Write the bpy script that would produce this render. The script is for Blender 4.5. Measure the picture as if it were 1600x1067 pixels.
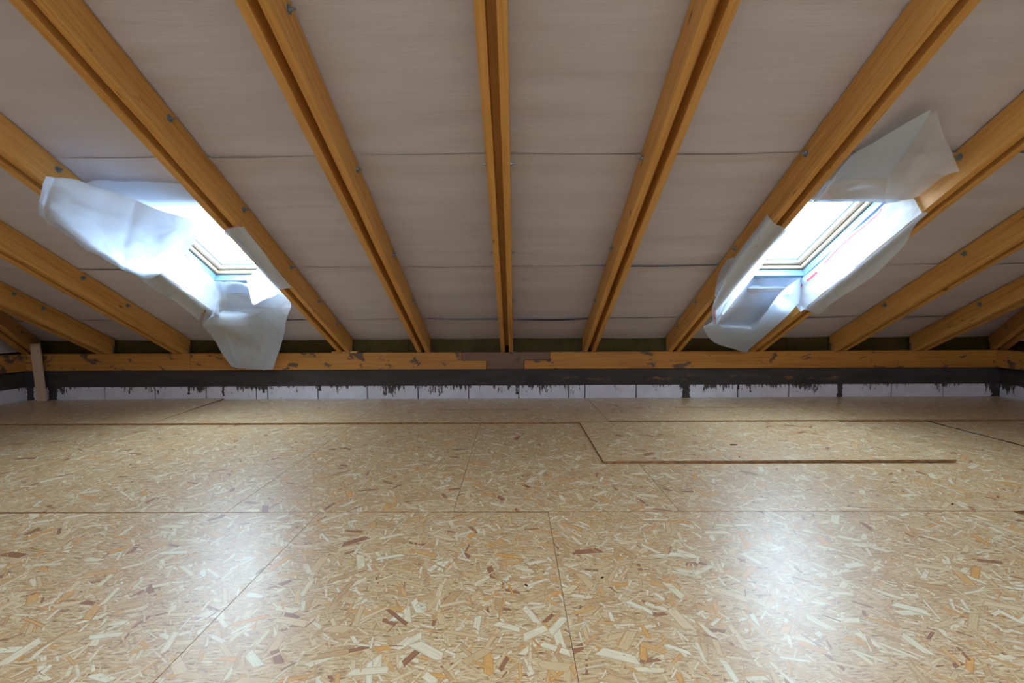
import bpy, bmesh, math, random
from mathutils import Vector, Matrix, noise

for o in list(bpy.data.objects): bpy.data.objects.remove(o)
S = bpy.context.scene
COL = S.collection
random.seed(7)

# ------------------------------------------------------------------ camera
FPX, PITCH, ROLL, YAW, CH = 714.3586, .0582, -.0049, -.0069, 1.048
_F = Vector((math.sin(YAW)*math.cos(PITCH), math.cos(YAW)*math.cos(PITCH), -math.sin(PITCH)))
_r = Vector((math.cos(YAW), -math.sin(YAW), 0)); _u = _r.cross(_F)
_R = _r*math.cos(ROLL)+_u*math.sin(ROLL); _U = -_r*math.sin(ROLL)+_u*math.cos(ROLL)
cam = bpy.data.cameras.new('camera'); cam.sensor_width = 36; cam.lens = FPX/1600*36
cam.clip_start = .05
co = bpy.data.objects.new('camera', cam); COL.objects.link(co)
m = Matrix((_R, _U, -_F)).transposed().to_4x4(); m.translation = (0, 0, CH)
co.matrix_world = m; S.camera = co

# ------------------------------------------------------------------ light
S.view_settings.view_transform = 'Standard'; S.view_settings.look = 'None'
S.view_settings.gamma = 1; S.view_settings.use_curve_mapping = False
S.view_settings.exposure = 0.12
W = bpy.data.worlds.new('sky'); S.world = W; W.use_nodes = True
bg = W.node_tree.nodes['Background']
bg.inputs[0].default_value = (.63, .81, 1.0, 1); bg.inputs[1].default_value = 24.0

# roof coordinates: X along the eaves, s up the slope, off outwards from the rafter undersides
TH, D, ZU = .4735, 5.67, .5407
CT, ST = math.cos(TH), math.sin(TH)
def RP(X, s, off): return Vector((X, D-s*CT+off*ST, ZU+s*ST+off*CT))
def SO(Y, z): return (-(Y-D)*CT+(z-ZU)*ST, (Y-D)*ST+(z-ZU)*CT)
YR = -.35                                            # ridge
ZRID = ZU+(D-YR)*math.tan(TH)
def back(P): return Vector((P.x, 2*YR-P.y, P.z))     # mirrored to the slope behind the camera

def portal(c, nrm, up, w, h, name='daylight_portal'):
    l = bpy.data.lights.new(name, 'AREA'); l.shape = 'RECTANGLE'; l.size = w; l.size_y = h
    l.energy = 1; l.cycles.is_portal = True
    o = bpy.data.objects.new(name, l); COL.objects.link(o)
    z = -Vector(nrm).normalized(); y = Vector(up).normalized(); x = y.cross(z)
    mm = Matrix((x, y, z)).transposed().to_4x4(); mm.translation = c; o.matrix_world = mm
WIN = {'right': (2.04, 2.85, 1.40, 2.46), 'left': (-3.0, -2.19, 1.365, 2.50)}
FILL_OPENINGS = [(-2.0, -.5, -2.35, -.75), (.5, 2.0, -2.35, -.75)]    # made-up flat openings behind the camera, added to brighten the room: x0, x1, y0, y1
YF, ZF = -2.7, ZRID+.208/CT
inn = -Vector((0, ST, CT)); upv = Vector((0, -CT, ST))
for k, (a, b, s0, s1) in WIN.items():
    portal(RP((a+b)/2, (s0+s1)/2, .44), inn, upv, b-a, s1-s0)
for a, b, s0, s1 in FILL_OPENINGS:
    portal(((a+b)/2, (s0+s1)/2, ZF+.06), (0, 0, -1), (0, 1, 0), b-a, s1-s0)  # sky portals in the openings added for fill light

# ------------------------------------------------------------------ helpers
def tag(o, label=None, cat=None, group=None, kind=None):
    if label: o['label'] = label
    if cat: o['category'] = cat
    if group: o['group'] = group
    if kind: o['kind'] = kind
    return o
def obj(name, bm, mat, parent=None, smooth=False, bevel=0):
    me = bpy.data.meshes.new(name)
    bmesh.ops.recalc_face_normals(bm, faces=bm.faces)
    bm.to_mesh(me); bm.free()
    mats = mat if isinstance(mat, (list, tuple)) else [mat]
    for mt in mats: me.materials.append(mt)
    if smooth:
        for p in me.polygons: p.use_smooth = True
    o = bpy.data.objects.new(name, me); COL.objects.link(o)
    if parent: o.parent = parent
    if bevel:
        b = o.modifiers.new('bevel', 'BEVEL'); b.width = bevel; b.segments = 2; b.limit_method = 'ANGLE'
    return o
def empty(name, mat4, label, cat, group=None):
    o = bpy.data.objects.new(name, None); COL.objects.link(o); o.empty_display_size = .1
    o.matrix_world = mat4; return tag(o, label, cat, group)
def hexa(bm, v8):
    vs = [bm.verts.new(v) for v in v8]
    for f in ((0,1,2,3), (7,6,5,4), (0,4,5,1), (1,5,6,2), (2,6,7,3), (3,7,4,0)):
        bm.faces.new([vs[i] for i in f])
def box(bm, x0, x1, y0, y1, z0, z1, f=lambda p: p):
    hexa(bm, [f(Vector(p)) for p in ((x0,y0,z0), (x1,y0,z0), (x1,y1,z0), (x0,y1,z0), (x0,y0,z1), (x1,y0,z1), (x1,y1,z1), (x0,y1,z1))])
def prism(bm, poly, lo, hi, f):
    """poly: 2-D outline, extruded lo..hi ; f(a,b,t) -> Vector"""
    A = [bm.verts.new(f(a, b, lo)) for a, b in poly]; B = [bm.verts.new(f(a, b, hi)) for a, b in poly]
    n = len(poly)
    bm.faces.new(A[::-1]); bm.faces.new(B)
    for i in range(n): bm.faces.new([A[i], A[(i+1) % n], B[(i+1) % n], B[i]])
def cyl(bm, p0, p1, r, n=10, r2=None):
    p0 = Vector(p0); p1 = Vector(p1); d = (p1-p0).normalized()
    a = d.orthogonal().normalized(); b = d.cross(a); r2 = r if r2 is None else r2
    A = [bm.verts.new(p0+(a*math.cos(t)+b*math.sin(t))*r) for t in [2*math.pi*i/n for i in range(n)]]
    B = [bm.verts.new(p1+(a*math.cos(t)+b*math.sin(t))*r2) for t in [2*math.pi*i/n for i in range(n)]]
    bm.faces.new(A[::-1]); bm.faces.new(B)
    for i in range(n): bm.faces.new([A[i], A[(i+1) % n], B[(i+1) % n], B[i]])

# ------------------------------------------------------------------ materials
class N:
    def __init__(s, name):
        s.m = bpy.data.materials.new(name); s.m.use_nodes = True
        s.t = s.m.node_tree; s.n = s.t.nodes; s.b = s.n['Principled BSDF']; s.out = s.n['Material Output']
    def add(s, ty, **kw):
        x = s.n.new(ty)
        for k, v in kw.items(): setattr(x, k, v)
        return x
    def link(s, a, b): s.t.links.new(a, b)
    def put(s, inp, v):
        if isinstance(v, bpy.types.NodeSocket): s.link(v, inp)
        else: inp.default_value = v
    def math(s, op, a, b=0., c=None, clamp=False):
        x = s.add('ShaderNodeMath', operation=op); x.use_clamp = clamp
        s.put(x.inputs[0], a)
        if not (op in ('ABSOLUTE', 'FLOOR', 'FRACT')): s.put(x.inputs[1], b)
        if c is not None: s.put(x.inputs[2], c)
        return x.outputs[0]
    def vmath(s, op, a, b):
        x = s.add('ShaderNodeVectorMath', operation=op); s.put(x.inputs[0], a); s.put(x.inputs[1], b); return x.outputs[0]
    def mapping(s, v, loc=(0,0,0), rot=(0,0,0), sc=(1,1,1)):
        x = s.add('ShaderNodeMapping'); s.put(x.inputs[0], v)
        x.inputs[1].default_value = loc; x.inputs[2].default_value = rot; x.inputs[3].default_value = sc; return x.outputs[0]
    def noise(s, v, scale=5, detail=4, rough=.5, dist=0, dim='3D'):
        x = s.add('ShaderNodeTexNoise', noise_dimensions=dim); s.put(x.inputs['Vector'], v)
        x.inputs['Scale'].default_value = scale; x.inputs['Detail'].default_value = detail
        x.inputs['Roughness'].default_value = rough; x.inputs['Distortion'].default_value = dist
        return x.outputs[0]
    def ramp(s, f, st, mode='LINEAR'):
        x = s.add('ShaderNodeValToRGB'); x.color_ramp.interpolation = mode; s.put(x.inputs[0], f)
        e = x.color_ramp.elements
        while len(e) > 1: e.remove(e[-1])
        e[0].position = st[0][0]; e[0].color = (*st[0][1], 1)
        for p, c in st[1:]:
            q = e.new(p); q.color = (*c, 1)
        return x.outputs[0]
    def mix(s, f, a, b, blend='MIX'):
        x = s.add('ShaderNodeMix', data_type='RGBA', blend_type=blend)
        s.put(x.inputs[0], f)
        for i, v in ((6, a), (7, b)):
            s.put(x.inputs[i], (*v, 1) if isinstance(v, tuple) and len(v) == 3 else v)
        return x.outputs[2]
    def bump(s, h, st=.3, d=.002):
        x = s.add('ShaderNodeBump'); x.inputs['Strength'].default_value = st; x.inputs['Distance'].default_value = d
        s.put(x.inputs['Height'], h); s.link(x.outputs[0], s.b.inputs['Normal'])
    def set(s, col=None, rough=None, spec=None, metal=None):
        if col is not None: s.put(s.b.inputs['Base Color'], (*col, 1) if isinstance(col, tuple) else col)
        if rough is not None: s.put(s.b.inputs['Roughness'], rough)
        if spec is not None: s.b.inputs['Specular IOR Level'].default_value = spec
        if metal is not None: s.b.inputs['Metallic'].default_value = metal
        return s.m
def objcoord(n, rnd=True):
    tc = n.add('ShaderNodeTexCoord').outputs['Object']
    if not rnd: return tc
    r = n.add('ShaderNodeObjectInfo').outputs['Random']
    c = n.add('ShaderNodeCombineXYZ')
    for i, k in enumerate((37.3, 91.7, 53.9)): n.link(n.math('MULTIPLY', r, k), c.inputs[i])
    return n.vmath('ADD', tc, c.outputs[0])

def wood(name, light, dark, stain=0., knots=True, nicks=0.):
    """timber with its grain along local x"""
    n = N(name); v = objcoord(n)
    g = n.mapping(v, sc=(.9, 22, 22)); g1 = n.noise(g, 1.6, 5, .6, .6)
    g2 = n.noise(n.mapping(v, sc=(2.5, 140, 140)), 1, 3, .6)
    broad = n.noise(n.mapping(v, sc=(1.1, 3, 3)), 1.0, 2)
    f = n.math('ADD', n.math('MULTIPLY', g1, .62), n.math('ADD', n.math('MULTIPLY', g2, .2), n.math('MULTIPLY', broad, .25)))
    mid = tuple((a*.62+b*.38) for a, b in zip(light, dark))
    c = n.ramp(f, [(.38, dark), (.5, mid), (.62, light)])
    h = g2
    if knots:
        vo = n.add('ShaderNodeTexVoronoi', voronoi_dimensions='3D'); n.put(vo.inputs['Vector'], n.mapping(v, sc=(3.2, 9, 9))); vo.inputs['Scale'].default_value = 1
        sep = n.add('ShaderNodeSeparateColor'); n.link(vo.outputs['Color'], sep.inputs[0])
        on = n.math('GREATER_THAN', sep.outputs[0], .72)
        d = n.math('ADD', vo.outputs['Distance'], n.math('MULTIPLY', n.noise(v, 60, 2), .05))
        k = n.math('MULTIPLY', n.math('SUBTRACT', 1., n.math('MULTIPLY', n.math('SUBTRACT', d, .09), 16., clamp=True)), on, clamp=True)
        c = n.mix(n.math('MULTIPLY', k, .8), c, tuple(x*.28 for x in dark))
    if nicks:
        q = n.noise(n.mapping(v, sc=(7, 50, 50)), 1, 4, .7)
        q2 = n.noise(n.mapping(v, sc=(.8, 1, 1)), 1.3, 1)
        k = n.math('MULTIPLY', n.math('SUBTRACT', n.math('ADD', q, n.math('MULTIPLY', q2, .35)), .83), 14., clamp=True)
        c = n.mix(n.math('MULTIPLY', k, nicks), c, (.16, .06, .02))
    if stain:
        q = n.noise(n.mapping(v, sc=(1.0, 1, 1.6)), 4.2, 6, .62, .4)
        k = n.math('MULTIPLY', n.math('SUBTRACT', q, .62-stain*.05), 40., clamp=True)
        c = n.mix(n.math('MULTIPLY', k, .9), c, (.09, .055, .042))
        q = n.noise(v, 26, 5, .7)
        k = n.math('MULTIPLY', n.math('SUBTRACT', q, .70), 30., clamp=True)
        c = n.mix(k, c, (.10, .05, .03))
    n.bump(h, .15, .002)
    return n.set(c, .55, .35)
M_raf = wood('rafter_timber', (.66, .33, .085), (.45, .19, .034), nicks=.8)
M_plate = wood('plate_timber', (.50, .215, .045), (.33, .125, .018), stain=.9)
M_plate2 = wood('plate_timber_clean', (.50, .205, .036), (.30, .10, .012), stain=.5)
M_brown = wood('splice_timber', (.20, .095, .05), (.12, .052, .026), stain=.2)
M_pale = wood('pale_board', (.60, .40, .26), (.50, .31, .19), knots=False)
M_pine = wood('window_pine', (.80, .62, .42), (.68, .48, .29), knots=False)

def osb():
    n = N('osb'); v = objcoord(n)
    sx = n.add('ShaderNodeSeparateXYZ'); n.link(v, sx.inputs[0])
    cx = n.add('ShaderNodeCombineXYZ'); n.link(sx.outputs[0], cx.inputs[0]); n.link(sx.outputs[1], cx.inputs[1])
    p = cx.outputs[0]
    f1 = n.noise(n.mapping(p, rot=(0, 0, .5), sc=(30, 120, 1)), 1, 3, .6, .5, '2D')
    f2 = n.noise(n.mapping(p, rot=(0, 0, -.9), sc=(25, 150, 1)), 1, 3, .6, .5, '2D')
    col = n.ramp(n.math('MULTIPLY', n.math('ADD', f1, f2), .5), [(.34, (.22, .11, .055)), (.43, (.46, .30, .165)), (.53, (.60, .44, .26)), (.64, (.70, .57, .39))])
    hgt = n.math('MULTIPLY', f1, .25)
    pal = [(0, (.55, .36, .19)), (.14, (.66, .49, .29)), (.32, (.72, .58, .38)), (.46, (.66, .40, .17)), (.54, (.76, .69, .52)),
           (.68, (.61, .43, .25)), (.80, (.68, .37, .12)), (.85, (.74, .66, .47)), (.92, (.34, .16, .09)), (.95, (.76, .73, .58))]
    #        cell, half length, half width, share shown
    lay = [(.045,.50,.12,.8), (.065,.50,.12,.75), (.065,.50,.11,.7), (.09,.48,.13,.65), (.04,.5,.08,.5), (.09,.50,.13,.55),
           (.11,.46,.13,.5), (.07,.46,.08,.4), (.14,.44,.125,.38), (.045,.5,.07,.3), (.15,.40,.105,.18)]
    for i, (cell, hl, hw, share) in enumerate(lay):
        q = n.mapping(p, loc=(3.17*i, 7.71*i, 0), rot=(0, 0, .7*i), sc=(1/cell, 1/cell, 1))
        vo = n.add('ShaderNodeTexVoronoi', voronoi_dimensions='2D'); n.link(q, vo.inputs['Vector']); vo.inputs['Scale'].default_value = 1
        loc = n.vmath('SUBTRACT', q, vo.outputs['Position'])
        sep = n.add('ShaderNodeSeparateColor'); n.link(vo.outputs['Color'], sep.inputs[0])
        rot = n.add('ShaderNodeVectorRotate', rotation_type='Z_AXIS'); n.link(loc, rot.inputs['Vector'])
        n.put(rot.inputs['Angle'], n.math('MULTIPLY', n.math('SUBTRACT', sep.outputs[0], .5), 2.6 if i % 3 else 6.28))
        lx = n.add('ShaderNodeSeparateXYZ'); n.link(rot.outputs[0], lx.inputs[0])
        # a slanted, slightly ragged end
        ax = n.math('ADD', n.math('ABSOLUTE', lx.outputs[0]), n.math('MULTIPLY', lx.outputs[1], .6))
        ay = n.math('ABSOLUTE', lx.outputs[1])
        wd = n.math('MULTIPLY', n.math('ADD', sep.outputs[2], .35), hw)
        e = n.math('MINIMUM', n.math('SUBTRACT', hl, ax), n.math('MULTIPLY', n.math('SUBTRACT', wd, ay), 1.))
        mask = n.math('MULTIPLY', e, 60., clamp=True)
        sh = n.math('FRACT', n.math('MULTIPLY', sep.outputs[1], 7.13))
        mask = n.math('MULTIPLY', mask, n.math('LESS_THAN', sh, share))
        grain = n.noise(n.mapping(rot.outputs[0], loc=(i*3., 0, 0), sc=(2, 45, 1)), 1, 2, .5, 0, '2D')
        fc = n.ramp(n.math('FRACT', n.math('MULTIPLY', sep.outputs[1], 31.7)), pal, 'CONSTANT')
        fc = n.mix(n.math('MULTIPLY', n.math('SUBTRACT', grain, .35), 1.1, clamp=True), fc, n.mix(1., fc, (.62, .50, .40), 'MULTIPLY'))
        edge = n.math('MULTIPLY', e, 22., clamp=True)          # dark hairline round a strand, slight edge shadow put into the colour
        fc = n.mix(edge, n.mix(1., fc, (.55, .42, .34), 'MULTIPLY'), fc)
        col = n.mix(mask, col, fc)
    col = n.mix(1., col, (1., .945, .83), 'MULTIPLY')
    # dark flecks of bark and resin
    sp = n.noise(p, 55, 3, .6, 0, '2D'); k = n.math('MULTIPLY', n.math('SUBTRACT', sp, .74), 30., clamp=True)
    col = n.mix(k, col, (.07, .03, .02))
    vb = n.add('ShaderNodeTexVoronoi', voronoi_dimensions='2D'); n.put(vb.inputs['Vector'], n.mapping(p, rot=(0, 0, .4), sc=(14, 60, 1))); vb.inputs['Scale'].default_value = 1
    hs = n.add('ShaderNodeSeparateColor'); n.link(vb.outputs['Color'], hs.inputs[0])
    n.bump(n.math('ADD', hs.outputs[0], hgt), .4, .0014)
    n.b.inputs['Coat Weight'].default_value = .45; n.b.inputs['Coat Roughness'].default_value = .36
    return n.set(col, n.math('ADD', .30, n.math('MULTIPLY', f1, .2)), 1.0)
M_osb = osb()
n = N('osb_cut_edge'); v = objcoord(n)
M_edge = n.set(n.ramp(n.noise(n.mapping(v, sc=(25, 25, 220)), 1, 3), [(.35, (.13, .055, .022)), (.6, (.34, .17, .07))]), .8, .2)

def sheetmat(name, col, trans, gloss=.35, wr=.5, alpha=1.):
    n = N(name); v = objcoord(n)
    q = n.noise(v, 5, 5, .6, .3); q2 = n.noise(v, 26, 3, .5)
    n.bump(n.math('ADD', q, n.math('MULTIPLY', q2, .2)), wr, .01)
    n.set(col, gloss, .4)
    tr = n.add('ShaderNodeBsdfTranslucent'); tr.inputs[0].default_value = (*col, 1)
    mx = n.add('ShaderNodeMixShader'); mx.inputs[0].default_value = trans
    n.link(n.b.outputs[0], mx.inputs[1]); n.link(tr.outputs[0], mx.inputs[2]); last = mx.outputs[0]
    if alpha < 1:
        t = n.add('ShaderNodeBsdfTransparent'); t.inputs[0].default_value = (.95, .96, .98, 1)
        m2 = n.add('ShaderNodeMixShader'); m2.inputs[0].default_value = alpha
        n.link(t.outputs[0], m2.inputs[1]); n.link(last, m2.inputs[2]); last = m2.outputs[0]
    n.link(last, n.out.inputs[0]); return n.m
M_flap = sheetmat('white_membrane', (.77, .86, .98), .55)
M_back = sheetmat('pinkish_membrane', (.66, .60, .59), .2, .5)
M_poly = sheetmat('clear_film', (.80, .81, .84), .35, .18, .35, .62)
M_polyw = sheetmat('milky_film', (.70, .79, .93), .4, .25, .3, .9)
n = N('roof_membrane'); v = objcoord(n, False)
q = n.noise(n.mapping(v, sc=(.5, 5, 5)), 1.3, 4, .55); q2 = n.noise(v, 1.1, 3)
c = n.ramp(n.math('ADD', n.math('MULTIPLY', q, .6), n.math('MULTIPLY', q2, .4)), [(.35, (.52, .465, .485)), (.6, (.585, .54, .565))])
spk = n.noise(v, 34, 2, .5); c = n.mix(n.math('MULTIPLY', n.math('SUBTRACT', spk, .76), 6., clamp=True), c, (.66, .61, .6))
n.bump(n.noise(n.mapping(v, sc=(.8, 9, 9)), 1.5, 4, .6), .35, .012)
M_mem = n.set(c, .6, .3)
def plain(name, c, rough=.6, spec=.4, metal=0., var=.12, sc=9):
    n = N(name); v = objcoord(n)
    q = n.noise(v, sc, 5, .6)
    cc = n.ramp(q, [(.3, tuple(x*(1-var) for x in c)), (.7, tuple(min(1, x*(1+var)) for x in c))])
    n.bump(q, .1, .001); return n.set(cc, rough, spec, metal)
M_collar = plain('blue_grey_collar', (.20, .34, .50), .4, .5, 0, .05)
M_sash = plain('white_sash', (.78, .72, .64), .4, .5, 0, .03)
M_seal = plain('dark_seal', (.06, .06, .07), .6)
M_zinc = plain('zinc', (.25, .31, .33), .45, .5, .8, .2, 60)
M_hand = plain('silver_latch', (.45, .52, .58), .3, .5, .7, .05)
M_red = plain('red_print', (.78, .03, .04), .5)
M_redl = plain('faded_red_print', (.75, .10, .13), .5)
M_dark = plain('dark_gap', (.018, .012, .01), .9, .1)
M_green = plain('olive_board', (.085, .064, .018), .8, .2, 0, .3, 4)
M_mortar = plain('grey_mortar', (.062, .048, .042), .9, .1, 0, .35, 14)
n = N('wall_block'); v = objcoord(n, False)
q = n.noise(v, 6, 5, .6)
c = n.ramp(q, [(.3, (.56, .51, .53)), (.7, (.68, .63, .65))])
sx = n.add('ShaderNodeSeparateXYZ'); n.link(v, sx.inputs[0])
al = n.math('ADD', sx.outputs[0], sx.outputs[1]); cb = n.add('ShaderNodeCombineXYZ'); n.link(al, cb.inputs[0])
n.link(n.math('MULTIPLY', sx.outputs[2], 7.), cb.inputs[1]); cv = cb.outputs[0]
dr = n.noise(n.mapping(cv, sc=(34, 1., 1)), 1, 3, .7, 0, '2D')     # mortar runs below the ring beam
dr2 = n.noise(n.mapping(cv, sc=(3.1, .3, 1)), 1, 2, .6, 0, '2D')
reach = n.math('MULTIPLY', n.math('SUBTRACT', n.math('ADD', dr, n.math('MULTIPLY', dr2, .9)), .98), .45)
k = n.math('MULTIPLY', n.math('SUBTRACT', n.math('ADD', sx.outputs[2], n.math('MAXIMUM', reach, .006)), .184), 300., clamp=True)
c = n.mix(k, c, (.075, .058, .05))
sp = n.noise(v, 21, 3, .6); k = n.math('MULTIPLY', n.math('SUBTRACT', sp, .72), 30., clamp=True)
c = n.mix(k, c, (.2, .16, .15))
n.bump(n.noise(v, 120, 2), .2, .001); M_block = n.set(c, .85, .2)
n = N('ring_beam'); v = objcoord(n, False)
q = n.noise(n.mapping(v, sc=(.7, 1, 3)), 3, 6, .6)
c = n.ramp(q, [(.3, (.034, .026, .023)), (.7, (.066, .050, .043))])
sx = n.add('ShaderNodeSeparateXYZ'); n.link(v, sx.inputs[0])
band = n.math('SUBTRACT', 1., n.math('MULTIPLY', n.math('ABSOLUTE', n.math('SUBTRACT', sx.outputs[2], .27)), 22.), clamp=True)
och = n.math('MULTIPLY', n.math('SUBTRACT', n.noise(n.mapping(v, sc=(1, 1, 4)), 5.5, 4, .6), .54), 12., clamp=True)
xr = n.math('MULTIPLY', n.math('SUBTRACT', sx.outputs[0], .5), 4., clamp=True)
xr = n.math('MULTIPLY', xr, n.math('MULTIPLY', n.math('SUBTRACT', 4.3, sx.outputs[0]), 3., clamp=True))
c = n.mix(n.math('MULTIPLY', n.math('MULTIPLY', band, och), n.math('MULTIPLY', xr, .85)), c, (.26, .12, .022))
n.bump(q, .3, .004); M_ring = n.set(c, .75, .3)
n = N('glass'); g = n.add('ShaderNodeBsdfGlossy'); g.inputs['Roughness'].default_value = .02
t = n.add('ShaderNodeBsdfTransparent'); t.inputs[0].default_value = (.95, .97, .97, 1)
mx = n.add('ShaderNodeMixShader'); mx.inputs[0].default_value = .05; n.link(t.outputs[0], mx.inputs[1]); n.link(g.outputs[0], mx.inputs[2])
n.link(mx.outputs[0], n.out.inputs[0]); M_glass = n.m

# ------------------------------------------------------------------ the setting
WY, PY = 5.60, 5.58           # wall face, wall plate face
XL, XR = -6.08, 5.93
ZB, ZP, ZT = .185, .384, .591
bm = bmesh.new(); box(bm, XL-.2, XR+.2, -7, WY+.3, -.12, -.0185)
tag(obj('floor', bm, M_osb), kind='structure')
def blocks(name, joints, mapf, depth, bs):
    bm = bmesh.new()
    for a, b in zip(joints, joints[1:]):
        box(bm, a+.006, b-.006, 0, depth, -.03, ZB-.001, mapf)
    o = obj(name, bm, M_block); 
    b = o.modifiers.new('bevel', 'BEVEL'); b.width = .002; b.segments = 1
    return tag(o, kind='structure')
J = [-6.28, -5.795, -5.106, -4.475, -3.84, -3.215, -3.072, -2.446, -1.832, -1.205, -.579, .042, .661, .858, 1.489, 2.1, 2.739, 3.363, 3.99, 4.619, 5.252, 5.93]
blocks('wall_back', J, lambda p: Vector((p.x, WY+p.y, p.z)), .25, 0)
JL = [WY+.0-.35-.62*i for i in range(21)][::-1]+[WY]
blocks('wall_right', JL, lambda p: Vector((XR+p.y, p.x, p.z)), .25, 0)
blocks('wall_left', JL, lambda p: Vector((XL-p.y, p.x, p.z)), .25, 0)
bm = bmesh.new(); box(bm, XL-.3, XR+.3, 2*YR-WY-.25, 2*YR-WY, -.03, ZT+.3); tag(obj('wall_front', bm, M_block), kind='structure')
# ring beam bands
bm = bmesh.new(); box(bm, XL-.2, XR+.2, WY-.001, WY+.25, ZB, ZP-.004); tag(obj('trim_1', bm, M_ring, bevel=.004), kind='structure')
bm = bmesh.new(); box(bm, XR, XR+.25, -6.2, WY-.002, ZB, ZP-.004); tag(obj('trim_2', bm, M_ring, bevel=.004), kind='structure')
bm = bmesh.new(); box(bm, XL-.25, XL, -6.2, WY-.002, ZB, ZP-.004); tag(obj('trim_3', bm, M_ring, bevel=.004), kind='structure')
bm = bmesh.new(); box(bm, XL-.3, XR+.3, WY+.012, WY+.2, -.03, ZB)  # near-black backing added behind the blocks to stop light leaking through joints
for sd, xx in ((1, XR), (-1, XL)): box(bm, min(xx+sd*.012, xx+sd*.2), max(xx+sd*.012, xx+sd*.2), -6.4, WY+.1, -.03, ZB)
tag(obj('light_stop_2', bm, M_dark), kind='structure')
# mortar filling at posts in the block course
bm = bmesh.new()
def splat(x0, x1, z0, z1, y=WY, seed=0):
    rr = random.Random(seed); k = 12; L = []; Rr = []
    for i in range(k+1):
        z = z0+(z1-z0)*i/k
        fl = 1+.35*max(0, 1-i/3)+.25*max(0, i-k+3)/3
        w = (x1-x0)/2*fl; c = (x0+x1)/2
        L.append((c-w+rr.uniform(-.008, .008), z)); Rr.append((c+w+rr.uniform(-.008, .008), z))
    prism(bm, L+Rr[::-1], y-.004, y+.01, lambda a, b, t: Vector((a, t, b)))
for i, (a, b, z0) in enumerate([(-5.80, -5.70, 0), (-6.07, -5.99, 0), (2.055, 2.145, .0), (3.955, 4.015, 0), (5.84, 5.925, 0)]): splat(a, b, z0, ZB, seed=i)
for i, (a, z0) in enumerate([(-3.12, .1), (.02, .07), (-4.05, .08), (-3.62, .06), (-2.42, .12), (2.74, .12)]): splat(a-.012, a+.012, z0, ZB, seed=20+i)
tag(obj('trim_4', bm, M_mortar), kind='structure')
# olive board behind the rafter feet, with its butt joints
ezt = .815
bm = bmesh.new(); xs = [XL-.1, -4.62, -3.2, -1.337, -.35, 1.15, 2.2, 3.30, 4.2, 5.1, XR+.1]
xs = [XL-.1, -5.9, -3.45, -1.337, 1.0, 3.385, 4.31, XR+.1]
for a, b in zip(xs, xs[1:]): box(bm, a+.003, b-.003, 5.705, 5.74, ZP+.15, ezt)
tag(obj('trim_5', bm, M_green), kind='structure')
bm = bmesh.new(); box(bm, XL-.3, XR+.3, 5.745, 5.9, ZP-.03, 1.0)  # unseen dark backing added to block light leaking past plate and boards
box(bm, XR+.13, XR+.28, -6.5, 5.74, ZP+.1, .95); box(bm, XL-.28, XL-.13, -6.5, 5.74, ZP+.1, .95)
tag(obj('light_stop_1', bm, M_dark), kind='structure')

# roof membrane: strips lapped over each other, cut out at the skylights
MO = .208
HOLES = {k: (a-.06, b+.05, s0-.14, s1+.12) for k, (a, b, s0, s1) in WIN.items()}
def hipx(Y, side):       # X of the hip line at depth Y
    return side*((6.04 if side < 0 else 5.94)-(5.57-Y)*.512)
def memoff(X, s, k):
    w = noise.noise(Vector((X*.6, s*5.5+k*9, 3.1)))*.006 + noise.noise(Vector((X*1.7, s*11, k*5.)))*.0035
    ph = ((X-(-.10)+.02) % 1.01)/1.01           # sag inside each bay
    sag = math.sin(math.pi*ph)**2*.012
    return MO - .0 + w - sag*.6
bm = bmesh.new()
laps = [-.16, .60, 1.66, 2.985, 4.45, 6.9]
for k in range(5):
    s0, s1 = laps[k], laps[k+1]+(.045 if k < 4 else 0)
    nx, ns = 300, max(8, int((s1-s0)/.035)); vs = {}
    for i in range(nx+1):
        X = -6.1+12.1*i/nx
        for j in range(ns+1):
            s = s0+(s1-s0)*j/ns
            jj = s
            t = max(0, 1-(s1-s)/.10)
            droop = (.006+max(0, noise.noise(Vector((X*.8+k*7, 1.3, 0)))+.12)*.035)*t**1.5 if k < 4 else 0
            wav = .014*noise.noise(Vector((X*.7, k*3.3, 8)))*t
            o = memoff(X, s, k)-droop-.001
            Y = min(D-(s)*CT+o*ST, 99)
            vs[i, j] = bm.verts.new(RP(X, s+wav, o))
    for i in range(nx):
        for j in range(ns):
            Xc = -6.1+12.1*(i+.5)/nx; sc = s0+(s1-s0)*(j+.5)/ns
            if any(a < Xc < b and c < sc < d for a, b, c, d in HOLES.values()): continue
            P = RP(Xc, sc, MO)
            if P.y < YR: continue
            if Xc < hipx(P.y, -1)-.05 or Xc > hipx(P.y, 1)+.05: continue
            bm.faces.new([vs[i, j], vs[i+1, j], vs[i+1, j+1], vs[i, j+1]])
for v_ in [v_ for v_ in bm.verts if not v_.link_faces]: bm.verts.remove(v_)
tag(obj('ceiling', bm, M_mem, smooth=True), kind='structure')
bm = bmesh.new()       # deck added above the membrane to stop sky leaking through the laps, open over the skylights
xs = sorted({-6.2, 6.2, *[x for h in HOLES.values() for x in h[:2]]})
for a, b in zip(xs, xs[1:]):
    h = [q for q in HOLES.values() if abs(q[0]-a) < 1e-6]
    for s0, s1 in (((-.3, h[0][2]), (h[0][3], (D-YR)/CT+.1)) if h else ((-.3, (D-YR)/CT+.1),)):
        hexa(bm, [RP(a, s0, .245), RP(b, s0, .245), RP(b, s1, .245), RP(a, s1, .245), RP(a, s0, .262), RP(b, s0, .262), RP(b, s1, .262), RP(a, s1, .262)])
tag(obj('ceiling', bm, M_mem), kind='structure')
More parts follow.
